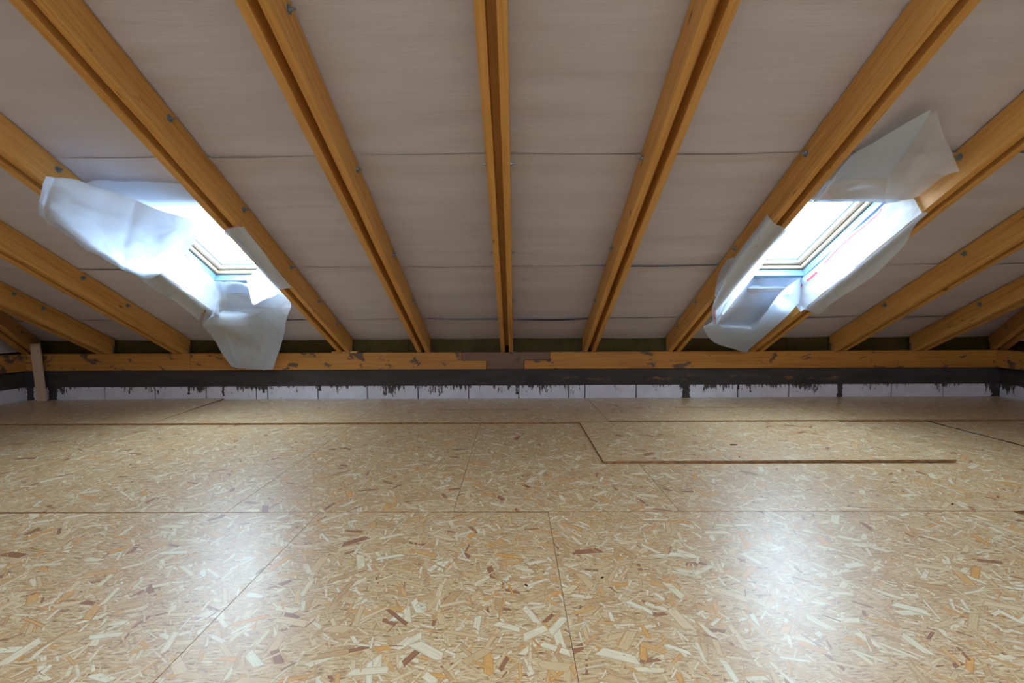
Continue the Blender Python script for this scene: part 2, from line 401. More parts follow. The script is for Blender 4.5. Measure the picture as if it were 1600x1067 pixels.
# the slopes out of frame: two hip ends and the slope behind, plus a flat strip with added light openings
def quad_strip(bm, pts):
    bm.faces.new([bm.verts.new(p) for p in pts])
zo = MO/CT
def zmain(Y): return ZU+(D-abs(Y-YR)-YR)*math.tan(TH)+zo
bm = bmesh.new()
for sd in (-1, 1):
    e = hipx(5.68, sd)
    hx = hipx(YR, sd); yb = 2*YR-5.68
    quad_strip(bm, [Vector((e, 5.68, zmain(5.68))), Vector((hx, YR, ZF)), Vector((hx, YF, ZF)), Vector((e, yb, zmain(5.68)))])
    eb = sd*(6.35)
    quad_strip(bm, [Vector((e, 5.68, zmain(5.68))), Vector((e, yb, zmain(5.68))), Vector((eb, yb, zmain(5.68)-.35)), Vector((eb, 5.68, zmain(5.68)-.35))])
quad_strip(bm, [Vector((hipx(YR, -1), YF, ZF)), Vector((hipx(YR, 1), YF, ZF)), Vector((6.3, 2*YR-5.9, .7)), Vector((-6.3, 2*YR-5.9, .7))])
tag(obj('ceiling', bm, M_mem), kind='structure')
bm = bmesh.new()       # flat strip along the ridge, shaped to hold the added light openings
xs = sorted({-6.2, 6.2, *[x for w in FILL_OPENINGS for x in w[:2]]}); ys = [YF-.02, FILL_OPENINGS[0][2], FILL_OPENINGS[0][3], YR+.05]
for a, b in zip(xs, xs[1:]):
    for s0, s1 in zip(ys, ys[1:]):
        if any(abs(a-w[0]) < 1e-6 and abs(s0-w[2]) < 1e-6 for w in FILL_OPENINGS): continue
        quad_strip(bm, [Vector((a, s0, ZF)), Vector((b, s0, ZF)), Vector((b, s1, ZF)), Vector((a, s1, ZF))])
tag(obj('ceiling', bm, M_mem), kind='structure')

# ------------------------------------------------------------------ skylights
def ring(name, mat, W4, ins, wout, o0, o1, par, bev=.002):
    a, b, s0, s1 = W4; bm = bmesh.new()
    A = (a+ins, b-ins, s0+ins, s1-ins); B = (a-wout, b+wout, s0-wout, s1+wout)
    for (x0, x1, t0, t1) in ((B[0], A[0], B[2], B[3]), (A[1], B[1], B[2], B[3]), (A[0], A[1], B[2], A[2]), (A[0], A[1], A[3], B[3])):
        hexa(bm, [RP(x0, t0, o0), RP(x1, t0, o0), RP(x1, t1, o0), RP(x0, t1, o0), RP(x0, t0, o1), RP(x1, t0, o1), RP(x1, t1, o1), RP(x0, t1, o1)])
    return obj(name, bm, mat, par, bevel=bev)
for i, (k, W4) in enumerate(WIN.items()):
    a, b, s0, s1 = W4
    w = bpy.data.objects.new('window_%d' % (i+1), None); COL.objects.link(w); w.location = (0, 0, 0); tag(w, kind='structure')
    ring('lining', M_flap, (a-.02, b+.02, s0-.13, s1+.08), 0, .012, .205, .272, w)  # boards added round the shaft to close it against light leaks
    ring('collar', M_collar, W4, 0, .16, .272, .34, w)
    ring('seal', M_seal, W4, .004, .05, .34, .344, w, 0)
    ring('frame', M_pine, W4, .028, .06, .344, .374, w)
    ring('seal', M_seal, W4, .032, .05, .374, .377, w, 0)
    sash = ring('sash', M_sash, W4, .07, .0, .380, .425, w)
    ring('glazing_bead', M_collar, W4, .085, -.07, .412, .417, sash, 0)
    bm = bmesh.new(); g = .06
    hexa(bm, [RP(a+g, s0+g, .417), RP(b-g, s0+g, .417), RP(b-g, s1-g, .417), RP(a+g, s1-g, .417), RP(a+g, s0+g, .421), RP(b-g, s0+g, .421), RP(b-g, s1-g, .421), RP(a+g, s1-g, .421)])
    obj('glass', bm, M_glass, sash)
    ring('flashing', M_collar, W4, -.0, .25, .425, .44, w)
    # latch on the bottom rail
    bm = bmesh.new(); xc = (a+.50 if k == 'left' else a+.19)
    hl = .075 if k == 'left' else .04
    hexa(bm, [RP(xc-hl, s0+.036, .352), RP(xc+hl, s0+.036, .352), RP(xc+hl, s0+.036, .366), RP(xc-hl, s0+.036, .366), RP(xc-hl, s0+.052, .352), RP(xc+hl, s0+.052, .352), RP(xc+hl, s0+.052, .366), RP(xc-hl, s0+.052, .366)])
    cx2 = xc+(.05 if k == 'left' else 0)
    cyl(bm, RP(cx2-.03, s0+.028, .36), RP(cx2+.03, s0+.028, .36), .014)
    cyl(bm, RP(cx2, s0+.02, .36), RP(cx2, s0+.07, .36), .012)
    obj('latch', bm, M_hand, w, bevel=.002)
# frames round the made-up light openings behind the camera
for i, (a, b, s0, s1) in enumerate(FILL_OPENINGS):
    bm = bmesh.new()
    for (x0, x1, t0, t1) in ((a-.05, a, s0-.05, s1+.05), (b, b+.05, s0-.05, s1+.05), (a, b, s0-.05, s0), (a, b, s1, s1+.05)):
        box(bm, x0, x1, t0, t1, ZF+.002, ZF+.05)
    tag(obj('window_%d' % (i+3), bm, M_pine), kind='structure')

# ------------------------------------------------------------------ rafters
RW, PWD, GAP = .198, .049, .050
RM = Matrix(((0, 1, 0), (-CT, 0, ST), (ST, 0, CT))).to_4x4()      # columns: up-slope, X, outwards
def profile(s1):
    A = SO(5.571, ZT+.001); B = SO(5.665, ZT+.001)
    zt = ZU+(D-5.665)*math.tan(TH)+RW/CT
    C = SO(5.665, zt)
    return [(A[0], 0), (B[0], B[1]), (C[0], RW), (s1, RW), (s1, 0)]
BOLT = None
def bolt(par, s, off, side, yface):
    global BOLT
    if BOLT is None:
        bm = bmesh.new(); cyl(bm, (0, -.01, 0), (0, .034, 0), .0055, 10); cyl(bm, (0, .003, 0), (0, .013, 0), .013, 6)
        b = obj('bolt', bm, M_zinc, par); bm = bmesh.new(); cyl(bm, (0, 0, 0), (0, .0035, 0), .022, 18); w = obj('washer', bm, M_zinc, b)
        BOLT = (b, w)
    else:
        b = BOLT[0].copy(); COL.objects.link(b); b.parent = par
        w = BOLT[1].copy(); COL.objects.link(w); w.parent = b
    b.location = (s, yface, off); b.rotation_euler = (0, random.uniform(0, 6.28), 0)
    if side < 0: b.rotation_euler = (math.pi, random.uniform(-1, 1), 0)
LAB = {
 -5.07: 'double timber rafter nearest the left corner of the room, behind the upright pale board',
 -4.124: 'double timber rafter second from the left corner, ending above the stained wall plate',
 -3.11: 'double timber rafter left of the left skylight, its lower half hidden behind white sheets',
 -2.094: 'double timber rafter right of the left skylight, standing on a small wooden shim',
 -1.1241: 'double timber rafter between the left skylight rafter and the centre rafter',
 -.1003: 'double timber rafter in the middle, seen straight from below above the dark spliced plate',
 .9051: 'double timber rafter just right of the centre one, with rough chipped underside edge',
 1.941: 'double timber rafter left of the right skylight, with a sheet wrapped over its lower half',
 2.952: 'double timber rafter right of the right skylight, its middle hidden by torn white sheet',
 3.955: 'double timber rafter first beyond the right skylight towards the right corner',
 4.935: 'double timber rafter nearest the right corner, before the steep hip rafter'}
LONG = {-3.11: [2.98], -2.094: [3.37, 2.57, 1.79, 1.16, .65], -1.1241: [3.96, 2.96, 1.97, 1.17], -.1003: [3.0, 2.0, 1.15], .9051: [3.04, 2.05, 1.15],
        1.941: [3.07, 2.04, 1.11, .54], 2.952: [3.03, 1.0], 3.955: [1.94, 1.01], 4.935: [1.02], -4.124: [1.63, 1.09], -5.07: [1.34, 1.03]}
for X, lab in LAB.items():
    sd = 1 if X > 0 else -1
    Yh = 5.57-((6.04 if X < 0 else 5.94)-abs(X))/.512
    s1 = (D-max(YR, Yh-.05))/CT
    mm = RM.copy(); mm.translation = (X, D, ZU)
    r = empty('rafter', mm, lab, 'rafter', 'double rafters of the roof slope')
    for s_ in (-1, 1):
        bm = bmesh.new(); y0 = s_*GAP/2; y1 = s_*(GAP/2+PWD)
        prism(bm, profile(s1), min(y0, y1), max(y0, y1), lambda a, b, t: Vector((a, t, b)))
        # fine subdivision along the length gives the arris a slightly uneven, waney line
        lo = [e for e in bm.edges if abs(e.verts[0].co.x-e.verts[1].co.x) > 1]
        bmesh.ops.subdivide_edges(bm, edges=lo, cuts=60, use_grid_fill=True)
        sdv = X*13+s_*5
        for v_ in bm.verts:
            if v_.co.z < .01 and v_.co.x > .3:
                v_.co.z += max(-.001, noise.noise(Vector((v_.co.x*2.2, sdv, v_.co.y*30)))*.006)
                v_.co.y += noise.noise(Vector((v_.co.x*3.1, sdv+7, 1)))*.0018
        obj('plank', bm, M_raf, r, bevel=.0025)
    bs = LONG[X]
    for q in bs:
        for s_ in ((-1, 1) if abs(X) < .6 else ((1,) if X < 0 else (-1,))):
            bolt(r, q, .145, s_, s_*(GAP/2+PWD))
    bm = bmesh.new(); box(bm, .10, s1-.02, -GAP/2+.001, GAP/2-.001, .10, .19)
    obj('packing_board', bm, M_raf, r)
    if X not in (-3.11,):
        s_ = 1 if X < 0 else -1
        bm = bmesh.new(); f = s_*(GAP/2+PWD)
        s0, o0 = SO(5.655, ZT+.002)
        pts = [(5.655, ZT+.002), (5.655, ZT+.09), (5.63, ZT+.09), (5.63, ZT+.002)]
        P4 = [SO(*p) for p in pts]
        prism(bm, P4, min(f, f+s_*.002), max(f, f+s_*.002), lambda a, b, t: Vector((a, t, b)))
        pts = [(5.66, ZT+.001), (5.66, ZT+.004), (5.60, ZT+.004), (5.60, ZT+.001)]
        prism(bm, [SO(*p) for p in pts], min(f, f+s_*.035), max(f, f+s_*.035), lambda a, b, t: Vector((a, t, b)))
        obj('angle_bracket', bm, M_zinc, r)
# hip rafters at the two corners
for sd, lab in ((-1, 'steep dark hip rafter rising from the left corner of the wall plate'), (1, 'steep dark hip rafter rising from the right corner of the wall plate')):
    x0 = sd*(6.0 if sd < 0 else 5.90)
    d = Vector((-sd*.512, -1, math.tan(TH))).normalized()
    side = Vector((-sd*1, .512, 0)).normalized()*(-sd)
    side = Vector((1, -sd*.512, 0)).normalized()
    nn = side.cross(d); nn = nn if nn.z > 0 else -nn
    mm = Matrix((d, side, nn)).transposed().to_4x4(); mm.translation = (x0, 5.60, ZT+.004)
    r = empty('rafter', mm, lab, 'rafter')
    L = 6.4
    for s_ in (-1, 1):
        bm = bmesh.new(); y0 = s_*.018; y1 = s_*.075
        box(bm, -.02, L, min(y0, y1), max(y0, y1), 0.0, .17); obj('plank', bm, M_raf, r, bevel=.003)
    for q in (.45, 1.5): bolt(r, q, .10, -sd, -sd*.075)

# ------------------------------------------------------------------ wall plate
def platepiece(name, poly, mat, label, y0=PY, y1=5.70):
    x0 = min(p[0] for p in poly); bm = bmesh.new()
    prism(bm, [(a-x0, b-ZP) for a, b in poly], 0, y1-y0, lambda a, b, t: Vector((a, t, b)))
    o = obj(name, bm, mat, bevel=.003); o.location = (x0, y0, ZP)
    return tag(o, label, 'wall plate')
zm = .492
platepiece('wall_plate', [(-6.04, ZP), (-4.006, ZP), (-4.006, ZT), (-6.04, ZT)], M_plate, 'orange timber wall plate length at the left corner, behind the upright board')
platepiece('wall_plate', [(-4.002, ZP), (-.356, ZP), (-.356, zm-.003), (-.662, zm-.003), (-.662, ZT), (-4.002, ZT)], M_plate, 'long orange timber wall plate with brown mortar stains, left of centre')
platepiece('wall_plate', [(-.350, ZP), (.106, ZP), (.106, zm+.004), (.420, zm+.004), (.420, ZT), (-.657, ZT), (-.657, zm), (-.350, zm)], M_brown, 'short dark brown spliced piece of wall plate in the middle under the centre rafter')
platepiece('wall_plate', [(.111, ZP), (5.852, ZP), (5.852, ZT), (.425, ZT), (.425, zm-.004), (.111, zm-.004)], M_plate2, 'long orange timber wall plate right of centre, under the right skylight')
for sd, lab in ((1, 'timber wall plate turning forward along the right side wall'), (-1, 'timber wall plate turning forward along the left side wall')):
    xx = 5.856 if sd > 0 else -6.044
    bm = bmesh.new(); L = 11.5
    box(bm, 0, L, 0, .13, 0, ZT-ZP); o = obj('wall_plate', bm, M_plate, bevel=.003)
    o.rotation_euler = (0, 0, -math.pi/2); o.location = (xx if sd > 0 else xx-.13, 5.70, ZP); tag(o, lab, 'wall plate')
bm = bmesh.new(); box(bm, 0, .31, 0, .075, 0, .019)
o = obj('wooden_shim', bm, M_raf, bevel=.002); o.location = (-2.25, 5.567, ZT+.0005)
tag(o, 'small flat wooden shim on the wall plate under the rafter foot', 'shim')
# upright board at the left
bm = bmesh.new(); hexa(bm, [Vector(p) for p in ((0, -.056, -.012), (0, .056, -.012), (0, .056, .012), (0, -.056, .012), (.70, -.056, -.012), (.70, .056, -.012), (.70, .056, .012), (.70, -.056, .012))])
o = obj('upright_board', bm, M_pale, bevel=.002)
o.matrix_world = Matrix(((-.055, 1, 0, -5.745), (.055, 0, -1, 5.46), (1, 0, 0, .028), (0, 0, 0, 1))); 
tag(o, 'pale planed board standing upright against the wall plate in the left corner', 'board')
for x, y in ((.60, .035), (.37, -.02), (.375, .04), (.62, .03)):
    bm = bmesh.new(); cyl(bm, (x, y, .010), (x, y, .0135), .0045, 8); obj('screw', bm, M_seal, o)

# ------------------------------------------------------------------ OSB boards
def board(c4, th, label, fl=None):
    """c4: four top corners, clockwise from front left"""
    c = Vector((sum(p[0] for p in c4)/4, sum(p[1] for p in c4)/4, 0))
    bm = bmesh.new(); T = [Vector(p)-c for p in c4]
    hexa(bm, [p-Vector((0, 0, th)) for p in T]+T)
    bm.faces.ensure_lookup_table()
    o = obj('osb_board', bm, [M_osb, M_edge], bevel=.0012)
    for p in o.data.polygons: p.material_index = 0 if p.normal.z > .5 else 1
    o.location = c
    return tag(o, label, 'board', 'OSB boards laid over the floor')
T_ = .018
def rect(x0, x1, y0, y1, z=(0, 0, 0, 0)): return [(x0, y0, z[0]), (x1, y0, z[1]), (x1, y1, z[2]), (x0, y1, z[3])]
g = .0006
board([(-3.43, -.1, 0), (-1.035-g, -.1, 0), (-1.05-g, 2.3815, 0), (-3.43, 2.365, 0)], T_-.001, 'OSB board in the front left of the floor, catching the left skylight glare')
board([(-1.035+g, -.1, 0), (.185-g, -.1, 0), (.17-g, 2.3745, -.001), (-1.05+g, 2.3815, 0)], T_-.002, 'OSB board in the front centre of the floor, left of the long centre seam')
board([(.185+g, -.1, 0), (2.62, -.1, 0), (2.62, 2.3755, 0), (.17+g, 2.3812, 0)], T_-.001, 'OSB board in the front right of the floor, catching the right skylight glare')
Z0 = .0
r2 = [(-6.05, -3.42, 'OSB board by the left side wall in front of the raised back row', (.0045, .0045, -.0012, -.0012)),
      (-3.419, -1.5535, 'OSB board in the second row at left, ending at the diagonal looking seam', (.0045, 0, 0, -.0012)),
      (-1.552, -.335, 'OSB board in the second row, left of centre, half lit half shaded', (0, 0, 0, 0)),
      (-.3335, .8705, 'OSB board in the second row at centre, tucked left of the overlapping raised board', (0, .0, 0, 0)),
      (.872, 2.095, 'OSB board in the second row partly under the overlapping raised board', (0, 0, 0, 0)),
      (2.0965, 3.99, 'OSB board in the second row at right, in front of the raised board end', (0, 0, 0, 0)),
      (4.0, 5.9, 'OSB board by the right side wall, right of the dark grimy seam', (0, 0, 0, 0))]
for i, (a, b, lab, z) in enumerate(r2):
    dy = .0 if i > 3 else .0
    board([(a, 2.383+dy, z[0]), (b, 2.382+(0 if i != 3 else .001), z[1]), (b-.01, 4.75, z[2]), (a-.01, 4.75, z[3])], T_-.001 if z[0] == 0 else T_-.001, lab)
r3 = [(-6.05, -3.52, 'raised OSB board in the back row at the left corner under the upright board', (0, 0, .015, 0)),
      (-3.518, -1.5815, 'raised OSB board in the back row below the hanging left sheet', (0, 0, 0, 0)),
      (-1.58, .898, 'raised OSB board in the back row below the centre rafter', (0, 0, 0, 0)),
      (.8995, 3.137, 'raised OSB board in the back row behind the overlapping board', (.001, .001, .004, .004)),
      (3.14, 5.9, 'raised OSB board in the back row at the right corner', (.003, .003, .006, .006))]
for i, (a, b, lab, z) in enumerate(r3):
    y0 = 4.345 if i < 3 else 4.385
    xr = -.09 if i == 0 else (-.02 if i < 3 else 0.); xl = 0 if i == 0 else (-.09 if i == 1 else -.02)
    b2 = board([(a, y0, .0185+z[0]), (b, y0, .0185+z[1]), (b+xr, 5.59, .0185+z[2]), (a+xl, 5.59, .0185+z[3])], T_, lab)
    if i in (2, 3):
        bm = bmesh.new(); x0, x1, yy = ((-.85, .15, 4.92) if i == 2 else (1.75, 2.85, 4.98)); zz = .0186+(.0 if i == 2 else .003)
        box(bm, x0-b2.location.x, x1-b2.location.x, yy-b2.location.y, yy+.014-b2.location.y, zz-.002, zz+.0006); obj('joint_gap', bm, M_edge, b2)
board(rect(.615, 3.085, 3.165, 4.335, (.0185, .024, .0185, .0185)), T_, 'loose OSB board lying on top of the others right of centre, front edge showing')
# grime line along the seam at the right
bm = bmesh.new(); L = []; Rr = []
rr = random.Random(4)
for i in range(40):
    y = 2.9+i*.04; L.append((3.995-rr.uniform(.002, .02), y)); Rr.append((3.995+rr.uniform(.002, .018), y))
prism(bm, L+Rr[::-1], -.001, .0007, lambda a, b, t: Vector((a, b, t)))
tag(obj('dirt_line', bm, M_dark), 'dark grimy line along the floor seam at the right edge', 'dirt', kind='stuff')
# sawdust crumbs, chips and small litter on the boards
def chip(x, y, s, a, mat, label, z=0):
    bm = bmesh.new(); k = 6
    poly = [(math.cos(t)*s*random.uniform(.7, 1.2), math.sin(t)*s*.45*random.uniform(.6, 1.2)) for t in [2*math.pi*i/k for i in range(k)]]
    prism(bm, poly, 0, .003, lambda p, q, t: Vector((p*math.cos(a)-q*math.sin(a), p*math.sin(a)+q*math.cos(a), t)))
    o = obj('wood_chip', bm, mat); o.location = (x, y, z+.0008); return tag(o, label, 'wood chip', 'small chips lying on the boards')

def onfloor(x, y, z):
    d = _F+_R*((x-800)/FPX)-_U*((y-533.5)/FPX); t = (z-CH)/d.z; return d.x*t, d.y*t
M_bark = plain('bark', (.09, .045, .03), .8)
for (x, y, z, s_, a, lab) in ((1146, 695, .0215, .03, .1, 'dark sliver of bark lying on the loose overlapping board'),
                              (1155, 714, .022, .010, 1.2, 'small dark crumb near the front edge of the loose overlapping board'),
                              (1488, 788, .0, .012, .5, 'black crumb on the floor in front of the loose board end'),
                              (941, 903, .0, .009, .4, 'dark crumb on the floor just right of the centre seam'),
                              (822, 915, .0, .010, 2., 'dark crumb on the floor just left of the centre seam')):
    px, py = onfloor(x, y, z); chip(px, py, s_, a, M_bark, lab, z)

# ------------------------------------------------------------------ torn sheets round the skylights
NV = Vector((0, ST, CT))
def ray(x, y): return _F+_R*((x-800)/FPX)-_U*((y-533.5)/FPX)
C0 = Vector((0, 0, CH))
def pt(q, xlim=None):
    x, y = q[0], q[1]; d = ray(x, y)
    if len(q) == 5:
        p = C0+d*(q[3]/d.x); p = RP(q[3], SO(p.y, p.z)[0], q[4])
    elif len(q) == 4: p = C0+d*(q[3]/(d.x if q[2] == 'X' else d.y))
    else:
        P0 = Vector((0, D, ZU))+NV*q[2]; p = C0+d*((P0-C0).dot(NV)/d.dot(NV))
    if xlim: p.x = min(max(p.x, xlim[0]), xlim[1])
    return p
def cr(P, t):
    """Catmull-Rom through the list P at t in 0..len-1"""
    n_ = len(P)-1; i = min(int(t), n_-1); u = t-i
    a = P[i-1] if i > 0 else P[0]*2-P[1]; b = P[i]; c = P[i+1]; d = P[i+2] if i+2 <= n_ else P[n_]*2-P[n_-1]
    return .5*((2*b)+(c-a)*u+(2*a-5*b+4*c-d)*u*u+(3*b-a-3*c+d)*u**3)
class Patch:
    def __init__(s, rows, xlim=None, amp=.006, freq=7, seed=0, sharp=False, jag=None, folds=()):
        s.folds = folds
        s.rows = [[pt(q, xlim) for q in r] for r in rows]; s.amp = amp; s.fr = freq; s.sd = seed; s.sharp = sharp; s.xl = xlim; s.jag = jag
        s.nu = len(rows[0])-1; s.nv = len(rows)-1
    def raw(s, u, v):
        if s.sharp:
            i = min(int(v), s.nv-1); a = cr(s.rows[i], u); b = cr(s.rows[i+1], u); return a.lerp(b, v-i)
        return cr([cr(r, u) for r in s.rows], v)
    def at(s, u, v):
        p = s.raw(u, v); e = 1e-2
        tu = s.raw(min(u+e, s.nu), v)-s.raw(max(u-e, 0), v); tv = s.raw(u, min(v+e, s.nv))-s.raw(u, max(v-e, 0))
        nr = tu.cross(tv); nr = nr.normalized() if nr.length > 1e-9 else NV
        if (p-C0).dot(nr) > 0: nr = -nr
        q = p*s.fr+Vector((s.sd*11.3, 0, 0))
        rd = 1-2*abs(noise.noise(q)); rd2 = 1-2*abs(noise.noise(q*2.3+Vector((5, 5, 5))))
        p = p+nr*s.amp*(rd*.7+rd2*.35+noise.noise(q*.6)*1.2)
        for ax, c, a in s.folds: p = p+nr*a*math.exp(-abs((u if ax == 'u' else v)-c)/.13)
        if s.xl: p.x = min(max(p.x, s.xl[0]), s.xl[1])
        return p, nr
    def build(s, bm, su=10, sv=10):
        U, V = s.nu*su, s.nv*sv; vs = []
        for j in range(V+1):
            row = []
            for i in range(U+1):
                p, _ = s.at(i/su, j/sv)
                if s.jag and j == V: p += s.jag*abs(noise.noise(Vector((i*.55, s.sd, 0))))
                row.append(bm.verts.new(p))
            vs.append(row)
        for j in range(V):
            for i in range(U):
                bm.faces.new([vs[j][i], vs[j][i+1], vs[j+1][i+1], vs[j+1][i]])
    def mark(s, name, mat, par, u0, v0, u1, v1, w, k=10):
        """printed stripe from (u0,v0) to (u1,v1), half width w metres"""
        bm = bmesh.new(); pr = None; pts = []
        for i in range(k+1):
            t = i/k; p, nr = s.at(u0+(u1-u0)*t, v0+(v1-v0)*t); pts.append((p+nr*.003, nr))
        for i, (p, nr) in enumerate(pts):
            d = (pts[min(i+1, k)][0]-pts[max(i-1, 0)][0]).normalized(); sd = d.cross(nr).normalized()*w*(.55+.6*abs(noise.noise(Vector((i*.7, u0*5, v0)))))
            c = (bm.verts.new(p-sd), bm.verts.new(p+sd))
            if pr: bm.faces.new([pr[0], pr[1], c[1], c[0]])
            pr = c
        return obj(name, bm, mat, par, smooth=True)
def sheet(name, label, patches, mat, su=10, sv=10):
    bm = bmesh.new()
    for p in patches: p.build(bm, su, sv)
    o = obj(name, bm, mat, smooth=True)
    return tag(o, label, 'sheet', 'torn membrane sheets around the skylights')
LL = (-3.03, -2.172)          # clear width of the left bay
RL = (2.022, 2.87)
# -- left skylight
A1 = Patch([
  [(73,275,-.03),(115,278,-.045),(148,290,-.05),(185,300,-.03),(240,325,.02),(280,337,.08),(315,350,.13),(343,354,.15)],
  [(66,292,-.06),(100,300,-.085),(140,318,-.11),(182,335,-.12),(235,352,-.08),(275,362,-.0),(306,364,.07),(320,361,.12)],
  [(62,316,-.06),(88,330,-.08),(128,352,-.12),(175,376,-.15),(224,392,-.13),(262,398,-.06),(295,384,.02),(305,367,.10)],
  [(63,333,-.05),(96,362,-.05),(140,391,-.07),(180,415,-.08),(215,429,-.07),(240,431,-.03),(284,401,.03),(292,374,.08)]],
  amp=.018, freq=3.6, seed=1, folds=(('u', .45, .02), ('u', 3.4, .012)))
sheet('membrane_flap', 'big white sheet billowing out over the rafter left of the left skylight', [A1], M_flap, 12, 14)
A2 = Patch([
  [(133,286,.185),(150,281,.16),(185,283,.175),(225,283,.17),(270,286,.18),(300,292,.19)],
  [(140,300,.20),(165,300,.19),(205,303,.17),(250,308,.17),(290,315,.18),(320,320,.19)],
  [(150,315,.20),(190,325,.20),(230,330,.19),(270,334,.20),(310,338,.19),(340,342,.2)],
  [(160,335,.2),(200,345,.2),(245,350,.22),(285,354,.24),(320,355,.25),(356,357,.25)]], xlim=LL, amp=.008, freq=5, seed=2)
sheet('membrane_flap', 'white sheet across the top of the left skylight, with a loose upper edge', [A2], M_flap)
XF = -3.022
A3a = Patch([
  [(228,352,'X',XF),(262,380,'X',XF),(290,399,'X',XF+.012),(305,411,'X',XF+.02),(320,424,'X',XF+.02),(335,438,'X',XF+.024)],
  [(205,375,'X',XF),(250,404,'X',XF),(272,418,'X',XF),(292,432,'X',XF),(312,448,'X',XF),(331,463,'X',XF)],
  [(190,390,'C',-3.026,-.012),(236,431,'C',-3.026,-.012),(258,446,'C',-3.026,-.012),(280,462,'C',-3.026,-.012),(302,477,'C',-3.026,-.012),(323,484,'C',-3.026,-.012)]], amp=.005, freq=9, seed=3, sharp=True)
A3b = Patch([
  [(190,390,'C',-3.026,-.012),(236,431,'C',-3.026,-.012),(258,446,'C',-3.026,-.012),(280,462,'C',-3.026,-.012),(302,477,'C',-3.026,-.012),(323,484,'C',-3.026,-.012)],
  [(186,400,-.012),(226,437,-.012),(248,453,-.012),(272,467,-.012),(295,482,-.012),(315,490,-.015)],
  [(180,410,-.02),(214,431,-.02),(238,450,-.02),(263,464,-.02),(291,484,-.02),(311,501,-.03)]], amp=.003, freq=9, seed=4, sharp=True, jag=Vector((.02, -.01, .0)))
sheet('membrane_flap', 'white sheet with a ragged edge, wrapped under the rafter left of the left skylight', [A3a, A3b], M_flap)
A4 = Patch([
  [(335,439,'X',-3.0),(352,439,.262),(372,440,.26),(392,441,.25),(412,443,.24),(436,448,.2)],
  [(336,464,'X',-3.018),(352,467,.17),(376,470,.17),(402,470,.15),(428,469,.12),(454,472,.06)],
  [(328,489,'X',-3.018),(348,486,.09),(374,487,.11),(402,487,.10),(428,487,.08),(452,487,.04)],
  [(317,506,-.03),(342,498,-.012),(372,500,.02),(402,500,.08),(427,501,.06),(449,499,.02)],
  [(340,538,-.05),(357,536,-.04),(380,537,-.03),(402,538,-.02),(425,538,-.02),(440,537,-.03)],
  [(362,572,-.19),(374,574,-.185),(388,575,-.18),(402,575,-.18),(415,576,-.185),(427,576,-.19)]], amp=.018, freq=5.0, seed=5, folds=(('v', 3.1, .014), ('u', 3.9, .014), ('u', 1.0, .01), ('v', 1.6, -.01)))
A4b = Patch([
  [(326,436,'X',-3.005),(332,440,'X',-2.998),(340,446,'X',-2.99)],
  [(325,462,'X',-3.018),(332,464,'X',-3.016),(341,467,'X',-3.0)],
  [(322,484,'C',-3.024,-.014),(331,490,'C',-3.024,-.014),(342,499,'C',-3.02,-.014)],
  [(316,505,-.03),(326,503,-.03),(338,504,-.03)]], amp=.002, freq=8, seed=21, sharp=True)
f4 = sheet('membrane_flap', 'white sheet hanging from the bottom of the left skylight in front of the wall plate', [A4, A4b], M_flap, 12, 10)
# red printed corner
bm = bmesh.new(); P_ = [A4.at(.02, 1.42), A4.at(.02, .98), A4.at(-.0+.0, 1.0)]
tri = [pt((335,465,.155)), pt((336,479,.12)), pt((329,474,.11))]
bm.faces.new([bm.verts.new(p) for p in tri]); obj('red_print', bm, M_red, f4)
A5 = Patch([
  [(351,367,'X',-2.172),(352,358,-.012),(362,355,-.012),(372,353,-.012),(381,354,'X',-2.012)],
  [(363,373,'X',-2.176),(368,371,-.016),(378,372,-.016),(385,370,-.014),(391,368,'X',-2.01)],
  [(383,395,'X',-2.18),(389,394,-.02),(399,393,-.02),(408,394,-.015),(414,396,'X',-2.0)],
  [(406,421,'X',-2.185),(411,420,-.03),(418,419,-.03),(424,417,-.02),(428,415,'X',-1.99)],
  [(430,451,'X',-2.19),(436,452,-.035),(443,451,-.035),(450,450,-.03),(456,449,'X',-1.99)]], amp=.004, freq=9, seed=6)
A6 = Patch([
  [(406,421,'X',-2.185),(414,430,'X',-2.186),(422,441,'X',-2.187),(431,451,'X',-2.19),(440,456,'X',-2.18)],
  [(395,427,.0),(408,440,-.02),(416,450,-.03),(425,457,-.03),(434,458,-.02)],
  [(385,434,.02),(390,455,-.01),(396,475,-.03),(412,468,-.035),(428,462,-.02)]], amp=.004, freq=7, seed=7)
f5 = sheet('membrane_flap', 'greyish white strip folded over the rafter right of the left skylight', [A5, A6], M_flap)
A5.mark('red_print', M_redl, f5, .9, .02, 3.6, .02, .003)
# -- right skylight
B1 = Patch([   # milky triangle on the left of the film
  [(1262,330,'X',2.024),(1292,290,'X',2.024),(1329,244,.16),(1366,222,.14),(1400,201,.12),(1430,184,.1),(1455,170,.09)],
  [(1290,284,.15),(1312,279,.14),(1340,262,.14),(1370,246,.12),(1400,226,.11),(1430,200,.1),(1455,172,.09)],
  [(1300,279,.14),(1325,278,.13),(1350,277,.12),(1370,276,.11),(1387,275,.10),(1425,222,.1),(1456,174,.085)]], xlim=RL, amp=.002, freq=4, seed=8)
B1b = Patch([  # right fold of the film
  [(1387,275,.10),(1400,258,.1),(1425,222,.1),(1445,190,.1),(1462,167,.09)],
  [(1385,290,.10),(1408,272,.11),(1435,243,.12),(1455,215,.12),(1472,203,.1)],
  [(1383,305,.10),(1415,291,.09),(1440,275,.08),(1462,258,.08),(1486,236,.09)],
  [(1384,318,.12),(1428,309,.06),(1455,291,.05),(1478,273,.05),(1500,267,.06)]], xlim=RL, amp=.008, freq=6, seed=9)
